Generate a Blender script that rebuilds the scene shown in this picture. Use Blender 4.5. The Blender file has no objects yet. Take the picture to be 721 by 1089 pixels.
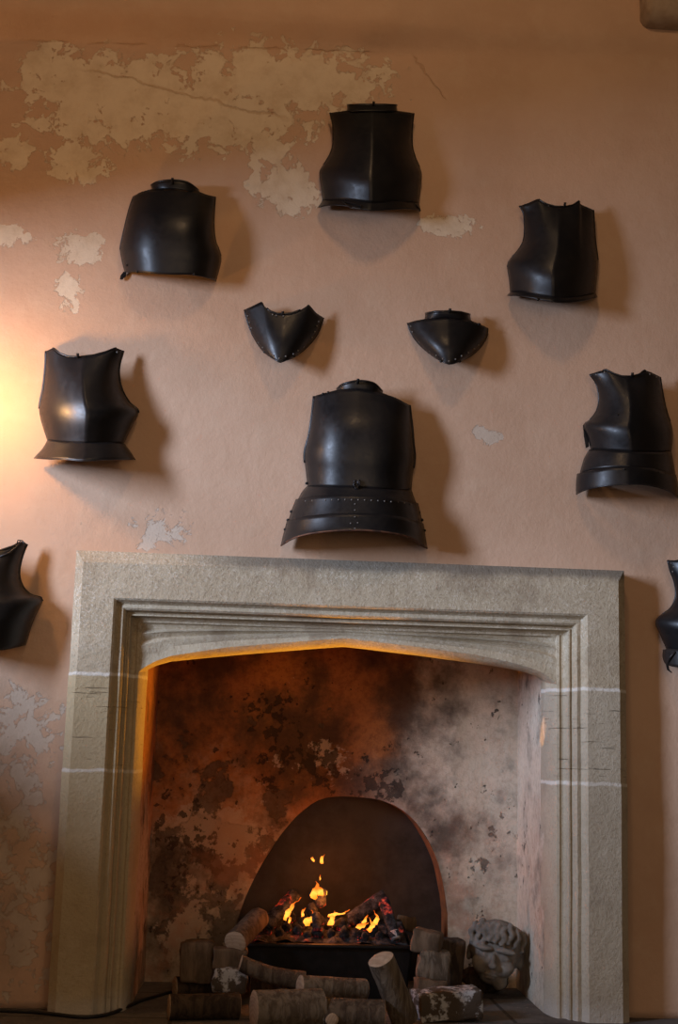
import bpy, bmesh, math, random
from mathutils import Vector, Matrix, noise as mnoise

SC = bpy.context.scene
COL = SC.collection
R = math.radians
random.seed(7)

# ------------------------------------------------------------------ camera
F = 1480.0
YAW, PIT, ROLL = R(3.88), R(10.03), R(1.594)
CAM = Vector((0.0, -5.5, 0.95))
_f = Vector((math.sin(YAW) * math.cos(PIT), math.cos(YAW) * math.cos(PIT), math.sin(PIT)))
_r0 = Vector((math.cos(YAW), -math.sin(YAW), 0.0))
_u0 = _r0.cross(_f)
_r = math.cos(ROLL) * _r0 + math.sin(ROLL) * _u0
_u = -math.sin(ROLL) * _r0 + math.cos(ROLL) * _u0
Z0 = 0.009


def ray(px, py):
    return (px - 360.5) * _r + (544.5 - py) * _u + F * _f


def at(px, py, y):
    """point of the room seen at a photo position, y metres behind the wall face"""
    d = ray(px, py)
    return CAM + d * ((y - CAM.y) / d.y)


def atz(px, py, z):
    """point at height z"""
    d = ray(px, py)
    return CAM + d * ((z - CAM.z) / d.z)


cam_data = bpy.data.cameras.new('camera')
cam = bpy.data.objects.new('camera', cam_data)
COL.objects.link(cam)
cam_data.sensor_fit = 'VERTICAL'
cam_data.sensor_height = 36.0
cam_data.lens = F / 1089.0 * 36.0
m = Matrix((_r, _u, -_f)).transposed().to_4x4()
m.translation = CAM
cam.matrix_world = m
SC.camera = cam

# ------------------------------------------------------------------ node helper


class NT:
    def __init__(s, name):
        s.m = bpy.data.materials.new(name)
        s.m.use_nodes = True
        s.t = s.m.node_tree
        s.b = s.t.nodes['Principled BSDF']
        s.out = s.t.nodes['Material Output']
        s.coord = s.t.nodes.new('ShaderNodeTexCoord').outputs['Object']

    def n(s, typ, **kw):
        nd = s.t.nodes.new(typ)
        for k, v in kw.items():
            setattr(nd, k, v)
        return nd

    def put(s, sock, v):
        if isinstance(v, bpy.types.NodeSocket):
            s.t.links.new(v, sock)
        elif v is not None:
            if sock.type == 'RGBA' and len(v) == 3:
                v = (*v, 1.0)
            sock.default_value = v

    def world_coord(s):
        s.coord = s.n('ShaderNodeNewGeometry').outputs['Position']

    def scale(s, vec=(1, 1, 1), loc=(0, 0, 0), rot=(0, 0, 0), src=None):
        nd = s.n('ShaderNodeMapping')
        s.put(nd.inputs['Vector'], src or s.coord)
        nd.inputs['Scale'].default_value = vec
        nd.inputs['Location'].default_value = loc
        nd.inputs['Rotation'].default_value = rot
        return nd.outputs[0]

    def noise(s, sc, det=6, rough=.55, vec=None, dist=0.0, off=None):
        nd = s.n('ShaderNodeTexNoise')
        v = vec or s.coord
        if off:
            v = s.scale(loc=off, src=v)
        s.put(nd.inputs['Vector'], v)
        nd.inputs['Scale'].default_value = sc
        nd.inputs['Detail'].default_value = det
        nd.inputs['Roughness'].default_value = rough
        nd.inputs['Distortion'].default_value = dist
        return nd.outputs['Fac']

    def voro(s, sc, vec=None, feature='F1', out='Distance'):
        nd = s.n('ShaderNodeTexVoronoi', feature=feature)
        s.put(nd.inputs['Vector'], vec or s.coord)
        nd.inputs['Scale'].default_value = sc
        return nd.outputs[out]

    def math(s, op, a, b=None, clamp=False):
        nd = s.n('ShaderNodeMath', operation=op, use_clamp=clamp)
        s.put(nd.inputs[0], a)
        if b is not None:
            s.put(nd.inputs[1], b)
        return nd.outputs[0]

    def mr(s, v, a, b, c=0.0, d=1.0):
        nd = s.n('ShaderNodeMapRange', clamp=True, interpolation_type='SMOOTHSTEP')
        s.put(nd.inputs[0], v)
        for i, x in enumerate((a, b, c, d)):
            nd.inputs[i + 1].default_value = x
        return nd.outputs[0]

    def mix(s, fac, a, b, blend='MIX'):
        nd = s.n('ShaderNodeMix', data_type='RGBA', blend_type=blend)
        s.put(nd.inputs[0], fac)
        s.put(nd.inputs[6], a)
        s.put(nd.inputs[7], b)
        return nd.outputs[2]

    def xyz(s):
        nd = s.n('ShaderNodeSeparateXYZ')
        s.put(nd.inputs[0], s.coord)
        return nd.outputs

    def ramp(s, fac, stops):
        nd = s.n('ShaderNodeValToRGB')
        s.put(nd.inputs[0], fac)
        e = nd.color_ramp.elements
        while len(e) < len(stops):
            e.new(.5)
        for el, (p, c) in zip(e, stops):
            el.position = p
            el.color = (*c, 1)
        return nd.outputs[0]

    def blob(s, c, r):
        """1 in the middle of an ellipsoid at c, 0 at its edge and beyond"""
        a = s.n('ShaderNodeVectorMath', operation='SUBTRACT')
        s.put(a.inputs[0], s.coord)
        a.inputs[1].default_value = c
        b = s.n('ShaderNodeVectorMath', operation='DIVIDE')
        s.put(b.inputs[0], a.outputs[0])
        b.inputs[1].default_value = r
        l = s.n('ShaderNodeVectorMath', operation='LENGTH')
        s.put(l.inputs[0], b.outputs[0])
        return s.math('SUBTRACT', 1.0, l.outputs['Value'], True)

    def blobs(s, items):
        o = None
        for c, r in items:
            x = s.blob(c, r)
            o = x if o is None else s.math('MAXIMUM', o, x)
        return o

    def bump(s, h, strength=.4, dist=.01, prev=None):
        nd = s.n('ShaderNodeBump')
        nd.inputs['Strength'].default_value = strength
        nd.inputs['Distance'].default_value = dist
        s.put(nd.inputs['Height'], h)
        if prev:
            s.put(nd.inputs['Normal'], prev)
        return nd.outputs[0]

    def done(s, color=None, rough=None, normal=None, metal=None, spec=None):
        for k, v in (('Base Color', color), ('Roughness', rough), ('Normal', normal), ('Metallic', metal),
                     ('Specular IOR Level', spec)):
            if v is not None:
                s.put(s.b.inputs[k], v)
        return s.m


# ------------------------------------------------------------------ materials
def wall_material():
    k = NT('plaster')
    k.world_coord()
    n1 = k.noise(1.3, 5, .6)
    n2 = k.noise(9, 8, .65)
    n3 = k.noise(60, 6, .7)
    base = k.mix(k.mr(n1, .35, .68), (.57, .375, .26), (.50, .32, .215))
    base = k.mix(k.mr(n2, .45, .75, 0, .35), base, (.58, .42, .30))
    base = k.mix(k.mr(n3, .55, .8, 0, .25), base, (.42, .27, .165))

    def w(x, y, rx, ry):
        c = at(x, y, 0)
        return ((c.x, c.y, c.z), (rx / 270., .5, ry / 270.))
    reg = k.blobs([w(120, 105, 150, 80), w(300, 85, 170, 62), w(230, 120, 150, 70), w(80, 170, 50, 40), w(305, 200, 50, 46),
                   w(285, 160, 40, 40), w(478, 240, 40, 20), w(85, 265, 42, 26), w(60, 70, 60, 40), w(15, 165, 30, 24),
                   w(75, 310, 24, 30), w(10, 250, 40, 16)])
    low = k.blobs([w(15, 780, 75, 70), w(28, 960, 50, 120), w(10, 870, 50, 80), w(172, 562, 42, 34), w(520, 462, 30, 16)])
    pn = k.noise(11, 9, .68, dist=.35)
    m1 = k.math('ADD', k.math('MULTIPLY', k.math('POWER', reg, .5), .40), pn)
    peel = k.mr(k.math('ADD', m1, k.math('MULTIPLY', k.math('SUBTRACT', k.noise(38, 5, .65), .5), .22)), .715, .74)
    m2 = k.math('ADD', k.math('MULTIPLY', k.math('POWER', low, .6), .3), pn)
    peel2 = k.mr(m2, .70, .73)
    pale = k.mix(k.mr(n2, .4, .7), (.69, .57, .43), (.58, .45, .32))
    col = k.mix(k.math('MULTIPLY', peel, .9), base, pale)
    col = k.mix(k.math('MULTIPLY', peel2, .7), col, (.52, .45, .37))
    # darker towards the lower left
    dl = k.blobs([w(0, 860, 110, 260)])
    col = k.mix(k.math('MULTIPLY', k.mr(k.math('ADD', k.noise(3.2, 6, .6), k.math('MULTIPLY', dl, .4)), .6, .95), .55), col, (.27, .19, .135))
    # sagging plaster crack
    x, y, z = k.xyz()[:]
    a, b = at(60, 66, 0), at(340, 135, 0)
    sl = (b.z - a.z) / (b.x - a.x)
    line = k.math('ADD', k.math('SUBTRACT', z, k.math('MULTIPLY', x, sl)), -(a.z - sl * a.x))
    line = k.math('ADD', line, k.math('MULTIPLY', k.math('SUBTRACT', k.noise(6, 5, .6), .5), .10))
    crack = k.math('SUBTRACT', 1.0, k.mr(k.math('ABSOLUTE', line), .002, .009))
    crack = k.math('MULTIPLY', crack, k.mr(k.blobs([w(200, 98, 150, 60)]), .05, .3))
    a, b = at(437, 55, 0), at(478, 112, 0)
    sl = (b.x - a.x) / (b.z - a.z)
    l2 = k.math('ADD', k.math('SUBTRACT', x, k.math('MULTIPLY', z, sl)), -(a.x - sl * a.z))
    l2 = k.math('ADD', l2, k.math('MULTIPLY', k.math('SUBTRACT', k.noise(9, 5, .6), .5), .09))
    c2 = k.math('SUBTRACT', 1.0, k.mr(k.math('ABSOLUTE', l2), .001, .006))
    c2 = k.math('MULTIPLY', c2, k.mr(k.blobs([w(457, 82, 36, 42)]), .05, .3))
    a, b = at(0, 41, 0), at(430, 56, 0)
    sl = (b.z - a.z) / (b.x - a.x)
    l3 = k.math('ADD', k.math('SUBTRACT', z, k.math('MULTIPLY', x, sl)), -(a.z - sl * a.x))
    l3 = k.math('ADD', l3, k.math('MULTIPLY', k.math('SUBTRACT', k.noise(12, 6, .65), .5), .035))
    c3 = k.math('MULTIPLY', k.math('SUBTRACT', 1.0, k.mr(k.math('ABSOLUTE', l3), .001, .006)), k.mr(k.noise(8, 5, .6, off=(3, 0, 9)), .42, .56))
    c3 = k.math('MULTIPLY', c3, k.mr(k.blobs([w(230, 49, 240, 60)]), .02, .2))
    c2 = k.math('MAXIMUM', c2, c3)
    cr = k.math('MAXIMUM', crack, c2)
    col = k.mix(k.math('MULTIPLY', cr, .4), col, (.36, .20, .10))
    h = k.math('ADD', k.math('MULTIPLY', n2, .5), k.math('MULTIPLY', n3, .12))
    h = k.math('SUBTRACT', h, k.math('MULTIPLY', k.math('MAXIMUM', peel, peel2), .14))
    h = k.math('SUBTRACT', h, k.math('MULTIPLY', cr, .25))
    return k.done(col, .9, k.bump(h, .8, .014), spec=.15)


def stone_material():
    k = NT('limestone')
    k.world_coord()
    n1 = k.noise(3.0, 6, .6)
    n2 = k.noise(22, 8, .7)
    n3 = k.noise(95, 4, .7)
    x, y, z = k.xyz()[:]
    base = k.mix(k.mr(n1, .35, .65), (.48, .40, .285), (.40, .325, .225))
    base = k.mix(k.mr(n2, .5, .72, 0, .55), base, (.53, .46, .36))
    base = k.mix(k.mr(n3, .50, .68, 0, .55), base, (.25, .185, .12))
    # tooling marks: short slanting chips on the face of the lintel
    chips = None
    for ang, off in ((40, 0), (-28, 3), (75, 6)):
        v = k.scale((150, 150, 46), src=k.scale(rot=(0, R(ang), 0), loc=(off, 0, 0)))
        c = k.mr(k.noise(1.0, 2, .5, vec=v), .60, .68)
        chips = c if chips is None else k.math('MAXIMUM', chips, c)
    patchy = k.mr(k.noise(6, 4, .6, off=(2, 7, 1)), .35, .65, .25, 1)
    chips = k.math('MULTIPLY', k.math('MULTIPLY', chips, k.mr(z, 1.2, 1.5)), patchy)
    base = k.mix(k.math('MULTIPLY', chips, .62), base, (.66, .60, .50))
    stain = k.mr(k.noise(5, 7, .65, off=(5, 1, 8)), .52, .68)
    base = k.mix(k.math('MULTIPLY', stain, .6), base, (.27, .205, .14))
    # yellow ochre lower courses on the left, grey on the right
    och = k.math('MULTIPLY', k.mr(x, -.3, .3, 1, 0), k.mr(z, 1.22, 1.26, 1, 0))
    base = k.mix(k.math('MULTIPLY', och, .55), base, (.41, .315, .17))
    gr = k.math('MULTIPLY', k.mr(x, .8, 1.3), k.mr(z, 1.22, 1.26, 1, 0))
    base = k.mix(k.math('MULTIPLY', gr, .35), base, (.36, .32, .26))
    # dark top edge: the armour's cast shade painted into the stone
    top = k.math('MULTIPLY', k.mr(k.math('ADD', z, k.math('MULTIPLY', n1, .08)), 1.69, 1.735), k.mr(x, -.35, .15))
    base = k.mix(k.math('MULTIPLY', top, .75), base, (.115, .10, .085))
    # mortar joints
    jt = None
    for jz in (.88, 1.241):
        d = k.math('ABSOLUTE', k.math('ADD', k.math('SUBTRACT', z, jz), k.math('MULTIPLY', k.math('SUBTRACT', k.noise(14, 4, .6), .5), .025)))
        q = k.mr(d, .003, .010, 1, 0)
        jt = q if jt is None else k.math('MAXIMUM', jt, q)
    base = k.mix(k.math('MULTIPLY', jt, k.mr(n1, .35, .6, .35, .8)), base, (.66, .62, .56))
    # pale crust at the foot
    foot = k.mr(k.math('ADD', z, k.math('MULTIPLY', n2, .12)), .07, .16, 1, 0)
    base = k.mix(k.math('MULTIPLY', foot, .6), base, (.50, .46, .41))
    # long horizontal scratches
    v = k.scale((5, 5, 130))
    scr = k.math('MULTIPLY', k.mr(k.noise(1.0, 4, .6, vec=v), .63, .69), k.mr(k.math('ABSOLUTE', k.math('SUBTRACT', z, 1.06)), .13, .18, 1, 0))
    base = k.mix(k.math('MULTIPLY', scr, .5), base, (.20, .13, .07))
    h = k.math('ADD', k.math('MULTIPLY', n2, .6), k.math('MULTIPLY', n3, .35))
    h = k.math('SUBTRACT', h, k.math('MULTIPLY', scr, .5))
    return k.done(base, .88, k.bump(h, .95, .011), spec=.2)


def firebox_material():
    k = NT('sooty_plaster')
    k.world_coord()
    x, y, z = k.xyz()[:]
    n1 = k.noise(3.4, 9, .66, dist=.1)
    n2 = k.noise(7, 10, .72, off=(3, 1, 2))
    n3 = k.noise(40, 6, .7)
    n4 = k.noise(2.1, 6, .6, off=(7, 3, 5))
    pale = k.mix(k.mr(n3, .4, .7), (.46, .36, .27), (.33, .245, .175))
    lit_right = k.mr(x, .55, 1.1)
    pale = k.mix(lit_right, pale, k.mix(k.mr(n3, .4, .7), (.60, .52, .41), (.48, .40, .31)))  # daylight on the right side painted in as whiter plaster
    scorch_glow = k.mix(k.mr(n3, .4, .7), (.37, .145, .050), (.24, .09, .034))  # scorched brown, reddened with the fire's glow painted in
    right = k.mr(k.math('ADD', x, k.math('MULTIPLY', n4, .5)), .72, 1.15)
    # brown scorched zone above the arch, clean plaster to the right and low left
    hot = k.mr(k.math('ADD', k.math('ADD', k.math('MULTIPLY', z, .55), k.math('MULTIPLY', n1, .6)), k.math('MULTIPLY', right, -.45)), .58, .82)
    col = k.mix(hot, pale, scorch_glow)
    def w(px, py, rx, ry):
        c = at(px, py, .65)
        return ((c.x, c.y, c.z), (rx / 235., .3, ry / 235.))
    sreg = k.blobs([w(330, 800, 110, 80), w(290, 760, 70, 100), w(225, 740, 60, 70), w(390, 835, 80, 50), w(462, 860, 50, 100), w(430, 760, 60, 90), w(180, 960, 40, 80)])
    n5 = k.noise(5, 8, .6, off=(3, 1, 2))
    soot = k.mr(k.math('ADD', n5, k.math('MULTIPLY', k.math('POWER', sreg, .7), .22)), .46, .78)
    col = k.mix(k.math('MULTIPLY', soot, .85), col, (.050, .034, .027))
    # big flakes of plaster fallen away low on the left
    lreg = k.blobs([w(225, 910, 95, 120), w(190, 870, 60, 90)])
    ln = k.noise(4.2, 9, .62, off=(8, 2, 4), dist=.2)
    lf = k.mr(k.math('ADD', ln, k.math('MULTIPLY', k.math('POWER', lreg, .5), .24)), .64, .665)
    col = k.mix(k.math('MULTIPLY', lf, .75), col, k.mix(k.mr(n3, .4, .7), (.085, .063, .05), (.055, .04, .032)))
    preg = k.blobs([w(240, 885, 75, 40), w(345, 810, 60, 34), w(200, 985, 50, 60)])
    pl = k.mr(k.math('ADD', n2, k.math('MULTIPLY', k.math('POWER', preg, .6), .24)), .66, .70)
    col = k.mix(k.math('MULTIPLY', pl, .7), col, (.47, .36, .27))
    freg = k.blobs([w(335, 812, 120, 46), w(290, 760, 50, 60), w(400, 835, 60, 30), w(200, 900, 60, 80)])
    flake = k.mr(k.math('ADD', k.noise(19, 8, .62, off=(1, 5, 2)), k.math('MULTIPLY', freg, .2)), .65, .675)
    col = k.mix(k.math('MULTIPLY', flake, .8), col, (.030, .022, .018))
    # reddish low zones on the right
    rr = k.math('MULTIPLY', k.mr(n1, .5, .62), k.mr(z, .2, 1.0, .6, 0))
    col = k.mix(rr, col, (.33, .16, .10))
    h = k.math('ADD', k.math('MULTIPLY', n2, .8), k.math('MULTIPLY', n3, .2))
    h = k.math('SUBTRACT', h, k.math('MULTIPLY', k.math('MAXIMUM', lf, flake), .35))
    return k.done(col, .92, k.bump(h, .8, .02), spec=.1)


def simple(name, c1, c2, sc, rough=.8, bs=.4, bd=.006, metal=0.0, spec=.3, det=6):
    k = NT(name)
    n = k.noise(sc, det, .65)
    n2 = k.noise(sc * 6, 4, .6)
    col = k.mix(k.mr(n, .38, .65), c1, c2)
    return k.done(col, rough, k.bump(k.math('ADD', n, k.math('MULTIPLY', n2, .3)), bs, bd), metal, spec)


def armour_material():
    k = NT('blackened_steel')
    n = k.noise(7, 6, .6)
    n2 = k.noise(45, 5, .65)
    n3 = k.noise(260, 3, .6)
    col = k.mix(k.mr(n, .35, .7), (.009, .0085, .0095), (.017, .014, .013))
    rg = k.math('ADD', k.mr(n2, .3, .7, .30, .42), k.math('MULTIPLY', n, .06))
    h = k.math('ADD', k.math('MULTIPLY', n2, .5), k.math('MULTIPLY', n3, .2))
    return k.done(col, rg, k.bump(h, .18, .003), .2, .40)


def bark_material(name, c1, c2, c3):
    k = NT(name)
    v = k.scale((26, 26, 5))
    n = k.noise(1.6, 6, .65, vec=v, dist=.5)
    n2 = k.noise(14, 6, .7)
    col = k.mix(k.mr(n, .38, .62), c1, c2)
    col = k.mix(k.mr(n2, .58, .72, 0, .6), col, c3)
    return k.done(col, .9, k.bump(k.math('ADD', n, k.math('MULTIPLY', n2, .4)), .9, .012), spec=.15)


def cut_material():
    k = NT('sawn_wood')
    nd = k.n('ShaderNodeTexWave', wave_type='RINGS', rings_direction='SPHERICAL')
    k.put(nd.inputs['Vector'], k.coord)
    nd.inputs['Scale'].default_value = 40
    nd.inputs['Distortion'].default_value = 3
    n2 = k.noise(40, 4, .6)
    col = k.mix(nd.outputs['Fac'], (.42, .31, .22), (.35, .25, .17))
    col = k.mix(k.mr(n2, .5, .75, 0, .5), col, (.18, .115, .07))
    return k.done(col, .9, k.bump(n2, .3, .004), spec=.1)


def split_material():
    k = NT('split_wood')
    v = k.scale((22, 22, 5))
    n = k.noise(1.5, 6, .6, vec=v)
    n2 = k.noise(9, 5, .6)
    col = k.mix(k.mr(n, .35, .65), (.16, .11, .072), (.085, .057, .037))
    col = k.mix(k.mr(n2, .52, .7, 0, .6), col, (.06, .042, .03))
    return k.done(col, .92, k.bump(n, .7, .01), spec=.12)


def white_bark_material():
    k = NT('white_bark_log')
    n = k.noise(16, 7, .68)
    n2 = k.noise(70, 4, .6)
    col = k.mix(k.mr(n, .44, .52), (.42, .42, .43), (.075, .058, .045))
    return k.done(col, .9, k.bump(k.math('ADD', n, k.math('MULTIPLY', n2, .4)), .7, .01), spec=.15)


def coal_material(name, glow):
    k = NT(name)
    n = k.noise(28, 6, .7)
    n2 = k.noise(11, 5, .6, off=(4, 2, 1))
    col = k.mix(k.mr(n, .4, .65), (.010, .010, .011), (.055, .058, .066))
    k.done(col, .95, k.bump(n, 1.0, .012), spec=.15)
    e = k.math('MULTIPLY', k.mr(n2, .56, .66), k.mr(n, .42, .6))
    k.put(k.b.inputs['Emission Color'], k.mix(e, (.7, .01, .004), (1.0, .10, .012)))
    k.put(k.b.inputs['Emission Strength'], k.math('MULTIPLY', e, glow))
    return k.m


def flame_material():
    k = NT('flame')
    z = k.n('ShaderNodeTexCoord').outputs['Generated']
    sp = k.n('ShaderNodeSeparateXYZ')
    k.put(sp.inputs[0], z)
    n = k.noise(45, 3, .5)
    f = k.math('ADD', sp.outputs[2], k.math('MULTIPLY', k.math('SUBTRACT', n, .5), .9))
    col = k.ramp(f, [(0.0, (1.0, .20, .012)), (.35, (1.0, .40, .05)), (.62, (1.0, .26, .025)), (1.0, (.85, .10, .006))])
    k.done((0, 0, 0), 1.0, spec=0)
    k.put(k.b.inputs['Emission Color'], col)
    k.put(k.b.inputs['Emission Strength'], k.mr(f, .2, 1.1, 2.3, .75))
    return k.m


def floor_material():
    k = NT('hearth_flagstones')
    k.world_coord()
    br = k.n('ShaderNodeTexBrick')
    k.put(br.inputs['Vector'], k.scale((1, 1, 1), loc=(.2, .15, 0)))
    br.inputs['Scale'].default_value = 1.0
    br.inputs['Mortar Size'].default_value = .008
    br.inputs['Brick Width'].default_value = .85
    br.inputs['Row Height'].default_value = .55
    br.inputs['Color1'].default_value = (.12, .105, .095, 1)
    br.inputs['Color2'].default_value = (.09, .078, .07, 1)
    br.inputs['Mortar'].default_value = (.04, .035, .03, 1)
    n = k.noise(7, 8, .68)
    n2 = k.noise(50, 5, .6)
    col = k.mix(k.mr(n, .42, .7, 0, .8), br.outputs['Color'], (.05, .042, .037))
    col = k.mix(k.mr(n2, .55, .75, 0, .5), col, (.27, .235, .20))
    h = k.math('SUBTRACT', k.math('ADD', n, k.math('MULTIPLY', n2, .3)), br.outputs['Fac'])
    return k.done(col, .85, k.bump(h, .5, .01), spec=.25)


M_wall = wall_material()
M_stone = stone_material()
M_box = firebox_material()
M_floor = floor_material()
M_steel = armour_material()
M_rivet = simple('worn_rivet_steel', (.22, .20, .18), (.12, .105, .095), 90, .5, .1, .001, .2, .5)
M_edge = simple('rubbed_steel_edge', (.035, .032, .033), (.02, .018, .018), 40, .33, .1, .002, .6, .5)
M_iron = simple('black_iron', (.006, .0055, .0055), (.012, .010, .010), 25, .6, .3, .003, .4, .4)
M_alcove = simple('smoked_metal_sheet', (.045, .036, .032), (.016, .011, .009), 4, .55, .2, .004, .25, .4)
M_rim = simple('firelit_recess_rim', (.25, .085, .025), (.14, .05, .017), 16, .9, .6, .01)  # fire's orange light on the recess edge, painted into its colour
M_rustedge = simple('rust_brown_edge', (.13, .055, .03), (.04, .02, .014), 30, .7, .2, .002)
M_head = simple('grey_carved_stone', (.145, .127, .108), (.22, .195, .168), 18, .92, .7, .008, 0, .15)
M_corbel = simple('pale_limewashed_stone', (.40, .31, .23), (.31, .225, .16), 9, .9, .4, .006, 0, .15)
M_bark = bark_material('brown_bark', (.135, .10, .07), (.06, .042, .03), (.20, .16, .12))
M_bark2 = bark_material('grey_bark', (.19, .15, .11), (.09, .066, .046), (.28, .235, .18))
M_bark3 = bark_material('dark_bark', (.075, .052, .036), (.03, .021, .016), (.11, .08, .06))
M_cut = cut_material()
M_split = split_material()
M_white = white_bark_material()
M_coal = coal_material('charcoal', 1.2)
M_hot = coal_material('glowing_coal', 9.0)
M_char = coal_material('charred_wood', .9)
M_ember = coal_material('ember_bed', .5)
M_flame = flame_material()
M_ash = simple('white_ash', (.42, .40, .39), (.16, .15, .15), 45, .95, .5, .004)
M_cable = simple('black_rubber', (.012, .012, .013), (.02, .019, .019), 30, .5, .05, .001)
M_strap = simple('black_leather', (.022, .017, .015), (.012, .010, .009), 60, .45, .25, .002)

# ------------------------------------------------------------------ object helpers
ORG = {}


def tag(o, label=None, cat=None, group=None, kind=None):
    for k, v in (('label', label), ('category', cat), ('group', group), ('kind', kind)):
        if v:
            o[k] = v
    return o


def empty(name, loc, label, cat, group=None):
    o = bpy.data.objects.new(name, None)
    COL.objects.link(o)
    o.location = loc
    o.empty_display_size = .05
    ORG[o] = Vector(loc)
    return tag(o, label, cat, group)


def build(name, bm, mat, parent=None, smooth=True, angle=None):
    """link a bmesh laid out in room coordinates as ONE object, its origin at its own base or at its parent's"""
    bmesh.ops.recalc_face_normals(bm, faces=bm.faces)
    if parent is not None:
        org = ORG[parent]
    else:
        vs = [v.co for v in bm.verts]
        org = Vector(((min(v.x for v in vs) + max(v.x for v in vs)) / 2, (min(v.y for v in vs) + max(v.y for v in vs)) / 2, min(v.z for v in vs)))
    for v in bm.verts:
        v.co -= org
    me = bpy.data.meshes.new(name)
    bm.to_mesh(me)
    bm.free()
    me.materials.append(mat)
    if smooth:
        for p in me.polygons:
            p.use_smooth = True
        if angle:
            me.set_sharp_from_angle(angle=R(angle))
    o = bpy.data.objects.new(name, me)
    COL.objects.link(o)
    if parent is None:
        o.location = org
    else:
        o.parent = parent
    ORG[o] = org.copy()
    return o


def catmull(P, n):
    """smooth curve through the points P, sampled n+1 times by length"""
    P = [Vector(p) for p in P]
    if len(P) < 3:
        return resample(P, n)
    Q = [2 * P[0] - P[1]] + P + [2 * P[-1] - P[-2]]
    out = []
    for i in range(1, len(Q) - 2):
        p0, p1, p2, p3 = Q[i - 1:i + 3]
        for j in range(8):
            t = j / 8
            out.append(.5 * (2 * p1 + (p2 - p0) * t + (2 * p0 - 5 * p1 + 4 * p2 - p3) * t * t + (3 * p1 - p0 - 3 * p2 + p3) * t ** 3))
    out.append(P[-1])
    return resample(out, n)


def resample(P, n):
    P = [Vector(p) for p in P]
    L = [0.0]
    for a, b in zip(P, P[1:]):
        L.append(L[-1] + (b - a).length)
    out, k = [], 0
    for i in range(n + 1):
        s = L[-1] * i / n
        while k < len(P) - 2 and L[k + 1] < s:
            k += 1
        d = L[k + 1] - L[k]
        out.append(P[k].lerp(P[k + 1], 0 if d == 0 else (s - L[k]) / d))
    return out


def tube(bm, pts, r, seg=8, close=False):
    pts = [Vector(p) for p in pts]
    rs = r if isinstance(r, (list, tuple)) else [r] * len(pts)
    rings = []
    up = Vector((0, 0, 1))
    prev = None
    for i, p in enumerate(pts):
        t = (pts[min(i + 1, len(pts) - 1)] - pts[max(i - 1, 0)]).normalized()
        if prev is None:
            a = t.cross(up)
            if a.length < 1e-3:
                a = t.cross(Vector((1, 0, 0)))
            a.normalize()
        else:
            a = (prev - t * prev.dot(t)).normalized()
        prev = a
        b = t.cross(a)
        rings.append([bm.verts.new(p + rs[i] * (math.cos(2 * math.pi * k / seg) * a + math.sin(2 * math.pi * k / seg) * b)) for k in range(seg)])
    for r0, r1 in zip(rings, rings[1:]):
        for k in range(seg):
            bm.faces.new((r0[k], r0[(k + 1) % seg], r1[(k + 1) % seg], r1[k]))
    bm.faces.new(rings[0][::-1])
    bm.faces.new(rings[-1])
    return bm


def ball(bm, c, r, sub=1, sc=(1, 1, 1)):
    ret = bmesh.ops.create_icosphere(bm, subdivisions=sub, radius=r)
    for v in ret['verts']:
        v.co = Vector((v.co.x * sc[0], v.co.y * sc[1], v.co.z * sc[2])) + Vector(c)
    return ret['verts']


def box(bm, lo, hi, bevel=0.0, seg=2):
    ret = bmesh.ops.create_cube(bm, size=1.0)
    for v in ret['verts']:
        v.co = Vector([lo[i] + (v.co[i] + .5) * (hi[i] - lo[i]) for i in range(3)])
    if bevel:
        es = list({e for v in ret['verts'] for e in v.link_edges})
        bmesh.ops.bevel(bm, geom=es, offset=bevel, segments=seg, affect='EDGES', profile=.5)


def quadstrip(bm, rows):
    """grid of faces through rows of points"""
    vr = [[bm.verts.new(p) for p in row] for row in rows]
    for a, b in zip(vr, vr[1:]):
        for i in range(len(a) - 1):
            bm.faces.new((a[i], a[i + 1], b[i + 1], b[i]))
    return vr


# ------------------------------------------------------------------ the setting
OX0, OX1, OZ = -.50, 1.36, 1.60          # hole in the wall behind the surround


ZLA, ZLB = at(0, 40, 0), at(430, 55, 0)


def wall_y(x, z):
    zl = ZLA.z + (x - ZLA.x) * (ZLB.z - ZLA.z) / (ZLB.x - ZLA.x)
    fade = 1 - min(max((x - .55) / .35, 0), 1)
    t = min(max((z - zl) / .12, 0), 1)
    ledge = -.085 * t * t * (3 - 2 * t) * (.35 + .65 * fade)
    lip = .012 * math.exp(-((z - zl + .015) / .02) ** 2) * fade
    n = mnoise.noise(Vector((x * 1.1, 3.3, z * 1.1))) * .008 + mnoise.noise(Vector((x * 4, 9.1, z * 4))) * .0025
    edge = min(1.0, max(0, z - 1.75) / .3)
    return ledge + lip + n * (edge if -.75 < x < 1.6 else 1)


def make_wall():
    bm = bmesh.new()
    step = .03
    x0, x1, z0, z1 = -1.9, 2.7, 0.0, 4.8

    def cells(a, b):
        k = max(1, round((b - a) / step))
        return [a + (b - a) * i / k for i in range(k + 1)]
    xs = cells(x0, OX0) + cells(OX0, OX1)[1:] + cells(OX1, x1)[1:]
    zs = cells(z0, OZ) + cells(OZ, z1)[1:]
    g = {}
    for i, x in enumerate(xs):
        for j, z in enumerate(zs):
            g[i, j] = bm.verts.new((x, wall_y(x, z), z))
    for i in range(len(xs) - 1):
        for j in range(len(zs) - 1):
            if xs[i] >= OX0 - 1e-6 and xs[i + 1] <= OX1 + 1e-6 and zs[j + 1] <= OZ + 1e-6:
                continue
            bm.faces.new((g[i, j], g[i + 1, j], g[i + 1, j + 1], g[i, j + 1]))
    for v in [v for v in bm.verts if not v.link_faces]:
        bm.verts.remove(v)
    o = build('wall_back', bm, M_wall)
    md = o.modifiers.new('thickness', 'SOLIDIFY')
    md.thickness = .14
    md.offset = -1
    return tag(o, kind='structure')


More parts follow.
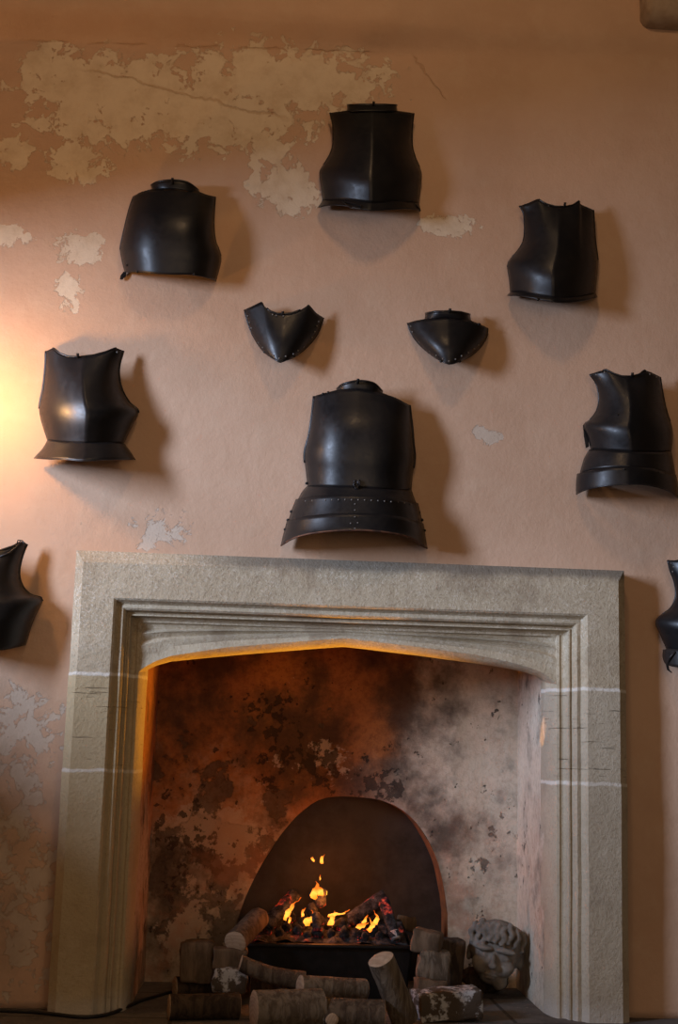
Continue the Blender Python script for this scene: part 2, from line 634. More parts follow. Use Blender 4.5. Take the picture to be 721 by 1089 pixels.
wall = make_wall()
# unseen side wall, left of the frame; window opening sized to trim the daylight
bm = bmesh.new()
for lo, hi in (((-1.98, -7.0, 0), (-1.86, .15, 1.46)), ((-1.98, -7.0, 2.98), (-1.86, .15, 4.8)), ((-1.98, -7.0, 1.46), (-1.86, -3.6, 2.98)), ((-1.98, -.35, 1.46), (-1.86, .15, 2.98))):
    box(bm, lo, hi)
tag(build('wall_left', bm, M_wall, smooth=False), kind='structure')
bm = bmesh.new()
box(bm, (-2.2, -7.0, -.12), (3.0, .95, 0.0))
tag(build('floor', bm, M_floor, smooth=False), kind='structure')

# ------------------------------------------------------------------ fireplace
fp = empty('fireplace', (.426, -.05, 0), 'large pale stone fireplace with carved lintel and shallow pointed arch', 'fireplace')
FX0, FX1, FZ = -.490, 1.353, 1.531
# moulding: (inset at the sides, inset at the top, y)
_P = [(-.004, -.120), (.004, -.114), (.010, -.100), (.018, -.093), (.023, -.095), (.033, -.097), (.041, -.090), (.045, -.076), (.047, -.066),
      (.054, -.063), (.055, -.071), (.061, -.071), (.063, -.058), (.067, -.044), (.075, -.036), (.084, -.035)]
PROF = [(-.160, -.186, .0), (-.160, -.186, -.092), (-.128, -.138, -.120)] + [(o, o * .95, y) for o, y in _P]
INNER = [(.084, -.035), (.090, -.040), (.099, -.037), (.108, -.022), (.115, .004), (.121, .040), (.125, .075), (.125, .14)]


def frame_pt(p, where, z=None):
    s, t, y = p
    if where == 'L':
        return Vector((FX0 + s, y, z))
    if where == 'R':
        return Vector((FX1 - s, y, z))
    if where == 'TL':
        return Vector((FX0 + s, y, FZ - t))
    return Vector((FX1 - s, y, FZ - t))


def wob(p, a=.004):
    return p + Vector((0, -1, 0)) * mnoise.noise(p * 9) * a + Vector((1, 0, 0)) * mnoise.noise(p * 7 + Vector((5, 2, 1))) * a * .6


def jamb_block(side, z0, z1, grow):
    bm = bmesh.new()
    n = max(3, int((z1 - z0) / .05))
    prof = [(s - (grow if i < 3 else 0), t, y - (grow * .4 if y <= -.1 else 0)) for i, (s, t, y) in enumerate(PROF)] + [(s, s, y) for s, y in INNER[1:]]
    rows = []
    for k in range(n + 1):
        z = z0 + (z1 - z0) * k / n
        rows.append([wob(frame_pt(p, side, z), .003) for p in prof])
    quadstrip(bm, rows)
    for row in (0, -1):
        rr = [bm.verts.new(p) for p in rows[row]]
        bm.faces.new(rr)
    return build('lower_jamb_block' if z0 < .5 else 'middle_jamb_block', bm, M_stone, fp, angle=28)


for side in 'LR':
    jamb_block(side, 0, .88, .004)
    jamb_block(side, .88, 1.241, .002)


def arch_z(x):
    """lower edge of the arch on its front face"""
    pts = [(-.40, 1.235), (-.375, 1.262), (-.33, 1.287), (-.27, 1.306), (-.15, 1.322), (0., 1.341), (.15, 1.358), (.30, 1.375), (.41, 1.386),
           (.52, 1.377), (.70, 1.361), (.90, 1.341), (1.05, 1.324), (1.14, 1.308), (1.20, 1.290), (1.24, 1.264), (1.265, 1.235)]
    if x <= pts[0][0]:
        return pts[0][1]
    for (a, za), (b, zb) in zip(pts, pts[1:]):
        if x <= b:
            t = (x - a) / (b - a)
            return za + (zb - za) * t
    return pts[-1][1]


def make_lintel():
    bm = bmesh.new()
    # mitred frame: up the left, across, down the right
    rows = []
    for k in range(11):
        z = 1.241 + (FZ - .10 - 1.241) * k / 10
        rows.append([wob(frame_pt(p, 'L', z), .003) for p in PROF])
    n = 40
    for k in range(n + 1):
        t = k / n
        rows.append([wob(frame_pt(p, 'TL').lerp(frame_pt(p, 'TR'), t), .003) for p in PROF])
    for k in range(11):
        z = FZ - .10 + (1.241 - FZ + .10) * k / 10
        rows.append([wob(frame_pt(p, 'R', z), .003) for p in PROF])
    vr = quadstrip(bm, rows)
    bm.faces.new(vr[0])
    bm.faces.new(vr[-1])
    # spandrel with tapering flutes, arch chamfer and soffit
    zt = FZ - .080
    x0, x1 = FX0 + .083, FX1 - .083
    n = 120
    # (fraction of the height from the top, y)
    bands = [(0, -.034), (.03, -.028), (.16, -.022), (.21, -.030), (.25, -.036), (.29, -.031), (.40, -.024), (.45, -.031), (.49, -.037), (.54, -.036), (.70, -.031),
             (.86, -.033), (1.0, -.036)]
    rows = []
    for k in range(n + 1):
        x = x0 + (x1 - x0) * k / n
        za = arch_z(x)
        q = min(abs(x - x0), abs(x - x1))
        end = min(1.0, q / .055)                      # flutes stop in a little pyramid at each end
        mid = max(.25, min(1.0, abs(x - .414) / .45))
        ch = .010 + .020 * min(1.0, q / .35)
        h = zt - za - ch
        row = []
        for f, y in bands:
            d = -.035 + (y + .035) * (1 if y < -.035 else mid * 1.6 * end)
            row.append(Vector((x, d, zt - h * f)))
        row.append(Vector((x, -.024, za + ch * .55)))
        row.append(Vector((x, -.004, za + ch * .2)))
        row.append(Vector((x, .022, za)))
        row.append(Vector((x, .062, za + .004)))
        row.append(Vector((x, .140, za + .016)))
        row.append(Vector((x, .140, zt + .10)))
        rows.append([wob(p, .0025) for p in row])
    quadstrip(bm, rows)
    # moulded upper ends of the jambs
    for side in 'LR':
        rows = []
        for k in range(9):
            z = 1.241 + (zt + .005 - 1.241) * k / 8
            rows.append([wob(frame_pt((s, s, y), side, z), .003) for s, y in INNER])
        quadstrip(bm, rows)
    return build('lintel', bm, M_stone, fp, angle=28)


make_lintel()

BX0, BX1, BY = -.350, 1.236, .66
# arched recess in the back wall, traced on the back wall
ARC = [(250, 1012), (251, 985), (258, 962), (270, 935), (285, 908), (303, 882), (322, 862), (341, 850), (362, 847), (384, 848), (405, 851), (424, 859),
       (441, 873), (455, 893), (465, 916), (472, 944), (476, 972), (477, 1012)]
arc3 = [at(x, y, BY) for x, y in ARC]
arc3[0].z = 0
arc3[-1].z = 0
arc3 = [arc3[0]] + catmull(arc3[1:-1], 40) + [arc3[-1]]


def make_firebox():
    # back panel with the arch cut out: fan between outline and arch
    bm = bmesh.new()
    inner = arc3
    N = len(inner)
    zt = 2.35

    def outer(i):
        t = i / (N - 1)
        per = [(Vector((BX0, BY, 0))), Vector((BX0, BY, zt)), Vector((BX1, BY, zt)), Vector((BX1, BY, 0))]
        if t < .25:
            return per[0].lerp(per[1], t / .25)
        if t < .75:
            return per[1].lerp(per[2], (t - .25) / .5)
        return per[2].lerp(per[3], (t - .75) / .25)
    rows = []
    ks = 26
    for k in range(ks + 1):
        s = (k / ks) ** 1.15
        row = []
        for i in range(N):
            p = inner[i].lerp(outer(i), s)
            if 0 < k:
                p = p + Vector((0, mnoise.noise(p * 5) * .014 + mnoise.noise(p * 14) * .006, 0))
            row.append(p)
        rows.append(row)
    quadstrip(bm, rows)
    b = build('back_panel', bm, M_box, fp)
    # recess
    bm = bmesh.new()
    c = Vector((.47, BY, .3))
    rows = []
    for d in (0, .05, .10, .16):
        rows.append([Vector((p.x + (c.x - p.x) * .01 * d / .16 + mnoise.noise(p * 12) * .006, BY + d, p.z)) for p in arc3])
    quadstrip(bm, rows)
    build('recess_edge', bm, M_rim, fp)
    bm = bmesh.new()
    vs = [bm.verts.new((p.x, BY + .16, p.z)) for p in arc3]
    bm.faces.new(vs)
    bmesh.ops.triangulate(bm, faces=bm.faces)
    build('recess_back', bm, M_alcove, fp, smooth=False)
    for xx in (BX0, BX1):
        bm = bmesh.new()
        rows = []
        xf = FX0 + .125 if xx == BX0 else FX1 - .125
        for k in range(41):
            z = 2.35 * k / 40
            row = []
            for j in range(15):
                t = j / 14
                p = Vector((xf + (xx - xf) * t, .078 + (BY + .01 - .078) * t, z))
                p.x += mnoise.noise(p * 6) * .006 * min(1, t * 5)
                row.append(p)
            rows.append(row)
        quadstrip(bm, rows)
        build('side_panel', bm, M_box, fp)
    # unseen lid added over the flue to stop light leaking in
    bm = bmesh.new()
    box(bm, (BX0 - .05, .13, 2.33), (BX1 + .05, BY + .05, 2.38))
    build('flue_light_lid', bm, M_iron, fp, smooth=False)
    bm = bmesh.new()
    box(bm, (BX0 - .05, .125, OZ - .2), (BX1 + .05, .145, 2.36))
    build('flue_front', bm, M_box, fp, smooth=False)


make_firebox()

# ------------------------------------------------------------------ armour


class Patch:
    """a beaten plate: four edges traced in the photo, hung `depth(s, t)` in front of the wall (s -1..1 across, t 0..1 down)"""

    def __init__(self, T, B, L, Rr, depth, nu=44, nv=30, smooth_top=False):
        self.nu, self.nv = nu, nv
        v2 = lambda P: [Vector((a, b)) for a, b in P]
        T, B, L, Rr = v2(T), v2(B), v2(L), v2(Rr)
        L = [T[0]] + L + [B[0]]
        Rr = [T[-1]] + Rr + [B[-1]]
        self.T = (catmull if smooth_top else resample)(T, nu)
        self.B = catmull(B, nu)
        self.L = catmull(L, nv)
        self.R = catmull(Rr, nv)
        self.depth = depth

    def pix(self, i, j):
        u, t = i / self.nu, j / self.nv
        c00, c10, c01, c11 = self.T[0], self.T[-1], self.B[0], self.B[-1]
        flat = (1 - t) * ((1 - u) * c00 + u * c10) + t * ((1 - u) * c01 + u * c11)
        dT = self.T[i] - c00.lerp(c10, u)
        dB = self.B[i] - c01.lerp(c11, u)
        dL = self.L[j] - c00.lerp(c01, t)
        dR = self.R[j] - c10.lerp(c11, t)
        return flat + dT * (1 - t) ** 2.2 + dB * t ** 1.5 + dL * (1 - u) ** 1.7 + dR * u ** 1.7

    def P(self, i, j):
        p = self.pix(i, j)
        return at(p.x, p.y, -self.depth(2 * i / self.nu - 1, j / self.nv))

    def uv(self, s, t):
        return self.P(round((s + 1) / 2 * self.nu), round(t * self.nv))

    def near(self, px, py, out=0.0):
        """point of the plate seen at a photo position"""
        best = min(((self.pix(i, j) - Vector((px, py))).length, i, j) for i in range(self.nu + 1) for j in range(self.nv + 1))
        _, i, j = best
        return at(px, py, -self.depth(2 * i / self.nu - 1, j / self.nv) - out)

    def mesh(self):
        bm = bmesh.new()
        quadstrip(bm, [[self.P(i, j) for i in range(self.nu + 1)] for j in range(self.nv + 1)])
        return bm

    def edge(self, which):
        if which == 'T':
            return [self.P(i, 0) for i in range(self.nu + 1)]
        if which == 'B':
            return [self.P(i, self.nv) for i in range(self.nu + 1)]
        if which == 'L':
            return [self.P(0, j) for j in range(self.nv + 1)]
        return [self.P(self.nu, j) for j in range(self.nv + 1)]


def lerp_tab(tab, t):
    n = len(tab)
    if n == 2:
        return tab[0][1] + (tab[1][1] - tab[0][1]) * (t - tab[0][0]) / (tab[1][0] - tab[0][0])

    def slope(i):
        a, b = max(0, i - 1), min(n - 1, i + 1)
        return (tab[b][1] - tab[a][1]) / (tab[b][0] - tab[a][0])
    for i in range(n - 1):
        (a, x), (b, y) = tab[i], tab[i + 1]
        if t <= b or i == n - 2:
            h = b - a
            k = min(1, (t - a) / h)
            return ((2 * k ** 3 - 3 * k * k + 1) * x + (k ** 3 - 2 * k * k + k) * h * slope(i) + (3 * k * k - 2 * k ** 3) * y + (k ** 3 - k * k) * h * slope(i + 1))


def bulge(edge_tab, crown_tab, ridge=0.0, p=2.2, q=.62):
    def d(s, t):
        a = abs(s)
        c = max(0.0, 1 - a ** p) ** q
        if ridge:
            c = c * (1 - ridge) + ridge * (1 - a)
        return lerp_tab(edge_tab, t) + lerp_tab(crown_tab, t) * c
    return d


def solid(o, th=.004):
    md = o.modifiers.new('thickness', 'SOLIDIFY')
    md.thickness = th
    md.offset = 0
    return o


def plate(name, patch, parent, mat=None, th=.004, angle=None):
    return solid(build(name, patch.mesh(), mat or M_steel, parent, angle=angle), th)


def rolled(name, pts, parent, r=.0045, mat=None):
    bm = bmesh.new()
    tube(bm, pts, r, 8)
    return build(name, bm, mat or M_edge, parent)


RIVET = {}


def rivets(pts, parent, r=.0032, mat=None):
    mat = mat or M_rivet
    key = (r, mat.name)
    for p in pts:
        if key not in RIVET:
            bm = bmesh.new()
            ball(bm, ORG[parent], r, 2, (1, .7, 1))
            o = build('rivet', bm, mat, parent)
            RIVET[key] = o.data
        else:
            o = bpy.data.objects.new('rivet', RIVET[key])
            COL.objects.link(o)
            o.parent = parent
        o.location = Vector(p) - ORG[parent]


def peg(px, py, y, parent):
    """the nail a plate hangs from, driven into the wall"""
    p = at(px, py, y)
    bm = bmesh.new()
    tube(bm, [Vector((p.x, .02, p.z - .004)), Vector((p.x, y - .01, p.z - .002)), Vector((p.x, y - .016, p.z + .004)), Vector((p.x, y - .017, p.z + .008))], .0055, 8)
    return build('hanging_nail', bm, M_iron, parent)


# --- top centre breastplate with a short straight collar
a = empty('breastplate', at(396, 170, 0), 'black ridged breastplate with straight collar, highest piece on the wall', 'armour', 'black armour on the wall')
d = bulge([(0, .045), (.25, .04), (.6, .03), (1, .02)], [(0, .085), (.3, .14), (.75, .185), (1, .165)], .38)
p1 = Patch([(351, 120), (369, 118), (396, 117.5), (422, 118), (440, 120.5)], [(343.5, 213), (368, 213), (397, 216), (425, 215), (445, 216)],
           [(354, 133), (354.5, 150), (352, 162), (346, 173), (340, 183), (342, 200)], [(438.5, 133), (438, 152), (441, 166), (448, 184), (447, 200)], d)
plate('breast_panel', p1, a)
fl = Patch([(343.5, 213), (368, 213), (397, 216), (425, 215), (445, 216)], [(338.5, 221), (348, 218.5), (366, 219), (382, 222.5), (397, 224), (418, 223), (434, 222), (447, 224)],
           [(341, 217)], [(446, 220)], bulge([(0, .022), (1, .035)], [(0, .165), (1, .165)], .3), nv=6)
plate('waist_flange', fl, a)
col = Patch([(370, 112), (380, 111.5), (396, 111.3), (411, 111.5), (421.5, 112)], [(369, 118.5), (396, 118.2), (422, 118.5)], [], [], bulge([(0, .075), (1, .085)], [(0, .045), (1, .05)], 0, 2.5, .5), nv=5)
plate('collar', col, a)
rolled('collar_rim', col.edge('T'), a, .005)
for e in 'LR':
    rolled('armhole_rim', p1.edge(e)[:19], a, .004)
bm = bmesh.new()
tube(bm, [fl.near(364, 214, .008), fl.near(373, 221, .012), fl.near(383, 223, .012), fl.near(384, 219, .01), fl.near(366, 214, .01)], .003, 6)
build('belt_buckle', bm, M_edge, a)
bm = bmesh.new()
tube(bm, [fl.near(440, 216, .006), fl.near(444, 220, .008), fl.near(446.5, 224, .006)], .005, 6)
build('strap_stub', bm, M_strap, a)
peg(397, 112, -.118, a)

# --- upper left rounded backplate
a = empty('backplate', at(182, 245, 0), 'rounded black backplate with flared collar, upper left above the small gorget', 'armour', 'black armour on the wall')
d = bulge([(0, .05), (.3, .05), (.75, .012), (1, .012)], [(0, .06), (.35, .14), (.7, .17), (1, .15)], 0, 2.6, .6)
p2 = Patch([(142, 209), (150, 204.5), (161, 201.5), (184, 199.5), (211, 204), (220, 207.5), (229, 209.5)], [(133, 290), (145, 289.5), (162, 291), (182, 292), (203, 292.5), (221, 296), (229.5, 299)],
           [(137.5, 222), (133, 240), (129, 258), (128, 266), (130, 278)], [(228, 222), (227.5, 240), (229, 256), (233, 266), (235, 275), (233, 286)], d)
plate('back_panel', p2, a)
col = Patch([(161, 197), (168, 193.5), (183, 191.8), (199, 194), (210.5, 202)], [(163, 202.5), (184, 200.5), (211.5, 205)], [(161.5, 200)], [(212, 204)],
            bulge([(0, .055), (1, .06)], [(0, .075), (1, .065)], 0, 2.2, .55), nv=6, smooth_top=True)
plate('collar', col, a)
rolled('collar_rim', col.edge('T'), a, .005)
rolled('armhole_rim', p2.edge('L')[:22], a, .0035)
rolled('armhole_rim', p2.edge('R')[:22], a, .0035)
bm = bmesh.new()
q = [at(x, y, -.014) for x, y in ((131.5, 289), (134.5, 290.5), (133.5, 294), (130, 297.5), (127.5, 297), (128, 293.5))]
bm.faces.new([bm.verts.new(v) for v in q])
solid(build('side_tab', bm, M_steel, a, smooth=False), .004)
rivets([p2.near(146, 289, .004), p2.near(206.5, 291.5, .004), p2.near(135, 282, .003), p2.near(158, 203, .004), p2.near(154, 204.5, .004)], a, .005, M_edge)
peg(183.5, 193, -.148, a)

# --- upper right breastplate
a = empty('breastplate', at(590, 265, 0), 'plain black ridged breastplate with low neckline, upper right of the wall', 'armour', 'black armour on the wall')
d = bulge([(0, .045), (.25, .04), (.6, .03), (1, .02)], [(0, .075), (.3, .135), (.75, .185), (1, .165)], .36)
p3 = Patch([(552.5, 219), (562, 216), (572, 211.5), (580, 216.5), (590, 219.5), (602, 219.8), (610, 217.8), (616, 213.5), (617, 217.5), (631, 223.5)],
           [(543, 310.5), (556, 311), (567, 314), (582, 316.5), (600, 319), (618, 316), (633, 312)],
           [(557, 228), (558, 245), (556, 258), (549, 269), (540, 280), (541.5, 296)], [(632, 240), (633, 256), (635.5, 276), (634.5, 296)], d)
plate('breast_panel', p3, a)
fl = Patch([(543, 310.5), (556, 311), (567, 314), (582, 316.5), (600, 319), (618, 316), (633, 312)], [(539.5, 314.5), (550, 314.5), (565, 317), (582, 320), (600, 322), (620, 320), (635, 316)],
           [(541, 313)], [(634, 314)], bulge([(0, .022), (1, .035)], [(0, .165), (1, .17)], .3), nv=6)
plate('waist_flange', fl, a)
rolled('neck_rim', [p3.P(i, 0) for i in range(11, 36)], a, .004)
for e in 'LR':
    rolled('armhole_rim', p3.edge(e)[:19], a, .004)
rivets([fl.near(572, 318.5, .006), p3.near(540.5, 283, .004), p3.near(584, 219, .004)], a, .0065, M_edge)
peg(600, 219, -.112, a)


# --- gorget plates
def gorget(label, T, B, L, Rr, dep, rim_pts, neck_n, studs, pg, collar=None):
    a = empty('gorget', at(*pg[:2], 0), label, 'armour', 'black armour on the wall')
    p = Patch(T, B, L, Rr, dep, nu=40, nv=20)
    plate('throat_plate', p, a)
    low = p.edge('L')[4:] + p.edge('B')[1:-1] + p.edge('R')[4:][::-1]
    low = p.edge('L') + p.edge('B')[1:-1] + p.edge('R')[::-1]
    rolled('lower_rim', low, a, .0036)
    if collar:
        c = Patch(*collar[0], collar[1], nu=24, nv=5)
        plate('collar', c, a)
        rolled('neck_rim', c.edge('T'), a, .005)
    else:
        rolled('neck_rim', [p.P(i, 0) for i in range(*neck_n)], a, .005)
    rivets([p.near(x, y, .005) for x, y in rim_pts], a, .0036)
    rivets([p.near(x, y, .006) for x, y in studs], a, .007, M_edge)
    peg(*pg, a)
    return a


gorget('black pointed gorget with V-shaped studded edge and open scooped neck',
       [(260, 329.5), (270, 325), (279, 320.5), (281, 325.5), (287, 331), (294, 333.5), (301, 334), (311, 333), (319, 330), (325, 326.5), (328, 323.5), (336, 333), (344, 338)],
       [(288, 379.5), (293, 382.5), (298, 385), (304, 383), (310, 381)],
       [(262, 338), (266, 350), (272, 362), (280, 373)], [(341, 347), (337, 356), (331, 364), (322, 373)],
       bulge([(0, .02), (.5, .03), (1, .09)], [(0, .085), (.5, .10), (1, .035)], .12),
       [(263.5, 336), (265.5, 343), (267.5, 349), (271, 359), (275, 364.5), (279.5, 369.5), (291, 378), (297, 381), (304, 379), (312, 376.5), (317, 373), (323, 369), (328, 364), (332, 359), (335, 353),
        (337, 347), (339, 342), (290, 334.5), (294, 335.5), (301.5, 336)], (12, 28), [(281.5, 374), (313, 378.5)], (300.5, 334.5, -.098))
gorget('black rounded gorget with studded edge and raised collar, right of the pointed one',
       [(433.5, 343.5), (443, 341), (452, 339.5), (476, 337), (500, 341), (509, 344.5), (518.5, 349)],
       [(465, 381.5), (472, 385), (478, 387), (485, 385.5), (491, 383)],
       [(436, 351), (441, 360), (448, 368), (456, 375)], [(518, 356), (515, 363), (509, 371), (501, 378)],
       bulge([(0, .02), (.5, .03), (1, .09)], [(0, .085), (.5, .12), (1, .05)], .1),
       [(438.5, 353), (441.5, 359), (446, 364), (451, 369), (457, 373.5), (464, 378), (471, 381.5), (477.5, 384), (484.5, 382), (491, 378.5), (498, 375), (504.5, 371), (509, 367), (513, 361), (437, 347)],
       None, [(469, 384), (489, 384), (509.5, 345)], (478, 331.5, -.125),
       collar=(([(453, 333.5), (462, 331.6), (477, 331), (490, 332), (499.5, 334.5)], [(452, 340), (476, 338), (500.5, 342)], [], []), bulge([(0, .045), (1, .045)], [(0, .08), (1, .065)], 0, 2.2, .55)))

# --- left breastplate with wide flange
a = empty('breastplate', at(90, 430, 0), 'black breastplate with sharp ridge and wide skirt flange, beside the wall light', 'armour', 'black armour on the wall')
d = bulge([(0, .05), (.3, .045), (.65, .035), (1, .06)], [(0, .08), (.3, .145), (.65, .19), (1, .13)], .36)
p6 = Patch([(49, 373.5), (53, 372), (57, 370), (63, 375.5), (72, 379), (83, 379.8), (100, 377.5), (113, 374), (123, 370), (131, 373)], [(51, 469), (66, 471), (84, 472), (105, 472), (131, 472)],
           [(48.5, 390), (46, 412), (42.5, 430), (42.5, 440), (46, 454)], [(126.5, 390), (127, 405), (131, 418), (138, 429), (147, 438), (140, 453)], d)
plate('breast_panel', p6, a)
fl = Patch([(51, 468), (66, 470), (84, 471), (105, 471), (131, 471)], [(36.5, 487), (52, 488), (68, 488.5), (88, 490), (115, 488.5), (143.5, 488.5)],
           [(45, 478)], [(138, 480)], bulge([(0, .07), (1, .04)], [(0, .12), (1, .20)], .22), nv=10)
plate('skirt_flange', fl, a)
rolled('flange_rim', fl.edge('B'), a, .003)
rolled('neck_rim', [p6.P(i, 0) for i in range(4, 41)], a, .004)
rolled('armhole_rim', p6.edge('L')[:20], a, .006)
rolled('armhole_rim', p6.edge('R')[:21], a, .006)
rivets([p6.near(124.5, 374.5, .004)], a, .004)
peg(83, 379, -.128, a)

# --- centre backplate with laminated skirt
a = empty('backplate', at(380, 490, 0), 'large black cuirass with riveted two-band skirt, just above the fireplace', 'armour', 'black armour on the wall')
d = bulge([(0, .06), (.3, .055), (.75, .02), (1, .03)], [(0, .07), (.35, .15), (.7, .18), (1, .155)], 0, 2.5, .6)
p7 = Patch([(334, 421.5), (346, 418), (358, 415), (381, 412.5), (406, 418), (420, 423), (435.5, 431)], [(327.5, 518), (345, 518), (380, 519), (412, 521), (437, 522)],
           [(332, 440), (329, 460), (324, 482), (325.5, 500)], [(438, 452), (439.5, 470), (441, 487), (438.5, 505)], d)
plate('back_panel', p7, a)
col = Patch([(358.5, 413.5), (365, 408.5), (381, 405), (397, 407.5), (406.5, 416)], [(358, 416), (381, 414), (406.5, 419)], [], [], bulge([(0, .06), (1, .062)], [(0, .080), (1, .07)], 0, 2.2, .55), nv=6, smooth_top=True)
plate('collar', col, a)
rolled('collar_rim', col.edge('T'), a, .0045)
for e in 'LR':
    rolled('armhole_rim', p7.edge(e)[:23], a, .006)
sk = lambda c0, c1, e0=.035, e1=.035: bulge([(0, e0), (1, e1)], [(0, c0), (1, c1)], 0, 2.4, .6)
w1 = Patch([(327, 517), (345, 517), (380, 518.5), (412, 520.5), (437.5, 521.5)], [(316, 534), (334, 530.5), (356, 529), (382, 529.5), (408, 531), (427, 534), (443.5, 538)], [(321, 524)], [(440, 529)], sk(.155, .19), nv=8)
plate('waist_band', w1, a)
l1 = Patch([(315, 531), (334, 527.5), (356, 526), (382, 526.5), (408, 528), (427, 531), (444, 535)], [(306, 557), (325, 552), (352, 549), (380, 548.5), (408, 550), (430, 553), (449.5, 560)], [(310, 544)], [(447, 547)], sk(.197, .21), nv=8)
plate('skirt_band', l1, a)
l2 = Patch([(305.5, 554), (325, 549), (352, 546), (380, 545.5), (408, 547), (430, 550), (450, 557)], [(299, 580), (303, 577.5), (312, 572.5), (330, 567.5), (355, 564.5), (380, 563.8), (403, 565), (425, 568.5), (440, 573.5), (447.5, 580), (454, 583)],
           [(302, 567)], [(452, 570)], sk(.214, .225), nv=8)
plate('skirt_band', l2, a)
rolled('skirt_rim', l2.edge('B'), a, .0035, M_rustedge)
rv = [l1.near(x, 531.5 + 14 * ((x - 378) / 125) ** 2 + (x - 378) * .02, .004) for x in range(318, 443, 7)]
rv += [l1.near(377.5, y, .004) for y in (536, 542.5)] + [l2.near(377.5, y, .004) for y in (549.5, 562)] + [l2.near(373, 556.5, .004), l2.near(380.5, 556, .004)]
rivets(rv, a, .0030)
rivets([l1.near(309.5, 544, .004), l2.near(306, 553, .004), l2.near(303, 563, .004), l1.near(446, 545, .004), l2.near(449, 553, .004), l2.near(451.5, 564, .004), p7.near(326, 514, .004), p7.near(434.5, 520, .004),
        p7.near(343.5, 419, .004), p7.near(349, 417.5, .004)], a, .006, M_edge)
bm = bmesh.new()
for (x0, y0, x1, y1) in ((376, 510, 378.5, 516), (380, 510, 383, 516), (377.5, 515, 381.5, 521)):
    c0, c1 = p7.near(x0, y0, .012), p7.near(x1, y1, .0)
    box(bm, [min(c0[i], c1[i]) for i in range(3)], [max(c0[i], c1[i]) for i in range(3)], .001, 1)
tube(bm, [p7.near(377, 512, .012), p7.near(376, 516, .016), p7.near(379.5, 519, .018), p7.near(383, 515, .016), p7.near(382, 511, .012)], .003, 6)
build('waist_buckle', bm, M_edge, a)
peg(380.5, 406, -.152, a)

# --- right breastplate with fauld bands
a = empty('breastplate', at(668, 450, 0), 'black breastplate with two plain skirt bands and a notched side, right of the wall', 'armour', 'black armour on the wall')
d = bulge([(0, .05), (.3, .045), (.65, .035), (1, .04)], [(0, .08), (.3, .135), (.7, .18), (1, .155)], .36)
p8 = Patch([(627, 398), (635, 395.5), (644.5, 393), (652, 397), (661, 400), (672, 400.3), (680, 398), (685, 393.8), (692, 396), (702, 401)], [(628.5, 478), (642, 479), (662, 480), (682, 481), (700, 481), (713.5, 480)],
           [(634, 408), (637, 424), (634.5, 437), (628, 446), (621, 452), (625, 464)], [(705, 420), (709, 438), (714, 453), (715, 465)], d)
plate('breast_panel', p8, a)
bm = bmesh.new()
q = [at(x, y, -.03) for x, y in ((622, 450), (620, 452), (621, 464), (623, 476.5), (626.2, 475), (625.6, 467), (627, 465), (628.5, 466), (629, 474), (631, 474), (631, 452))]
bm.faces.new([bm.verts.new(v) for v in q])
solid(build('notched_tab', bm, M_steel, a, smooth=False), .004)
l1 = Patch([(627, 478), (642, 478.5), (662, 480), (682, 481), (700, 481), (713.5, 480)], [(617, 503), (632, 499), (650, 497), (672, 496.5), (694, 499), (718, 507)], [(621.5, 488)], [(716, 493)], bulge([(0, .04), (1, .03)], [(0, .165), (1, .19)], .2), nv=8)
plate('skirt_band', l1, a)
l2 = Patch([(614, 504), (630, 500), (650, 496.5), (672, 496), (694, 498), (718.5, 505)], [(613, 525.5), (620, 522), (632, 518.5), (650, 516), (670, 515), (682, 515), (697, 517.5), (710, 522), (721, 530)], [(613, 514)], [(720.5, 516)],
           bulge([(0, .035), (1, .03)], [(0, .195), (1, .205)], .2), nv=8)
plate('skirt_band', l2, a)
rolled('skirt_rim', l2.edge('B'), a, .003)
rolled('neck_rim', [p8.P(i, 0) for i in range(8, 36)], a, .004)
for e in 'LR':
    rolled('armhole_rim', p8.edge(e)[:19], a, .004)
rivets([p8.near(634, 398.5, .002), p8.near(643, 396, .002), p8.near(691, 398, .002), p8.near(698, 401, .002)], a, .004)
rivets([p8.near(657, 441, .003), l1.near(626, 482, .003), l2.near(664, 499, .003), l2.near(700, 502, .003)], a, .004, M_edge)
peg(671.5, 399.5, -.128, a)

# --- half-seen plates at the picture's edges
a = empty('breastplate', at(-15, 635, 0), 'black breastplate with strap buckle at its shoulder, low beside the mantel left end', 'armour', 'black armour on the wall')
d = bulge([(0, .05), (.3, .045), (.62, .035), (1, .03)], [(0, .085), (.3, .14), (.7, .185), (1, .16)], .34)
p9 = Patch([(-64, 575), (-52, 573), (-40, 580), (-20, 586), (0, 585.5), (14, 581), (24, 575.5), (28.5, 578.5)], [(-57, 684), (-40, 688), (-15, 692), (5, 691), (27, 686)],
           [(-59, 600), (-60, 616), (-67, 628), (-80, 637), (-70, 658)], [(23, 593), (20, 610), (24, 624), (33, 633), (45, 638), (36, 658)], d)
plate('breast_panel', p9, a)
rolled('neck_rim', [p9.P(i, 0) for i in range(5, 41)], a, .005)
for e in 'LR':
    rolled('armhole_rim', p9.edge(e)[:19], a, .006)
bm = bmesh.new()
tube(bm, [at(x, y, -.14) for x, y in ((18, 578), (19, 574.5), (24, 575), (25.5, 577.5), (25, 579))], .0025, 6)
tube(bm, [at(x, y, -.14) for x, y in ((21.5, 574.5), (22, 578.5))], .002, 6)
build('strap_buckle', bm, M_edge, a)
bm = bmesh.new()
tube(bm, [p9.near(0, 592, .004), p9.near(10, 588, .004), p9.near(17, 582, .005), p9.near(21, 577.5, .008)], .0045, 6)
build('shoulder_strap', bm, M_strap, a)
peg(-15, 586, -.138, a)

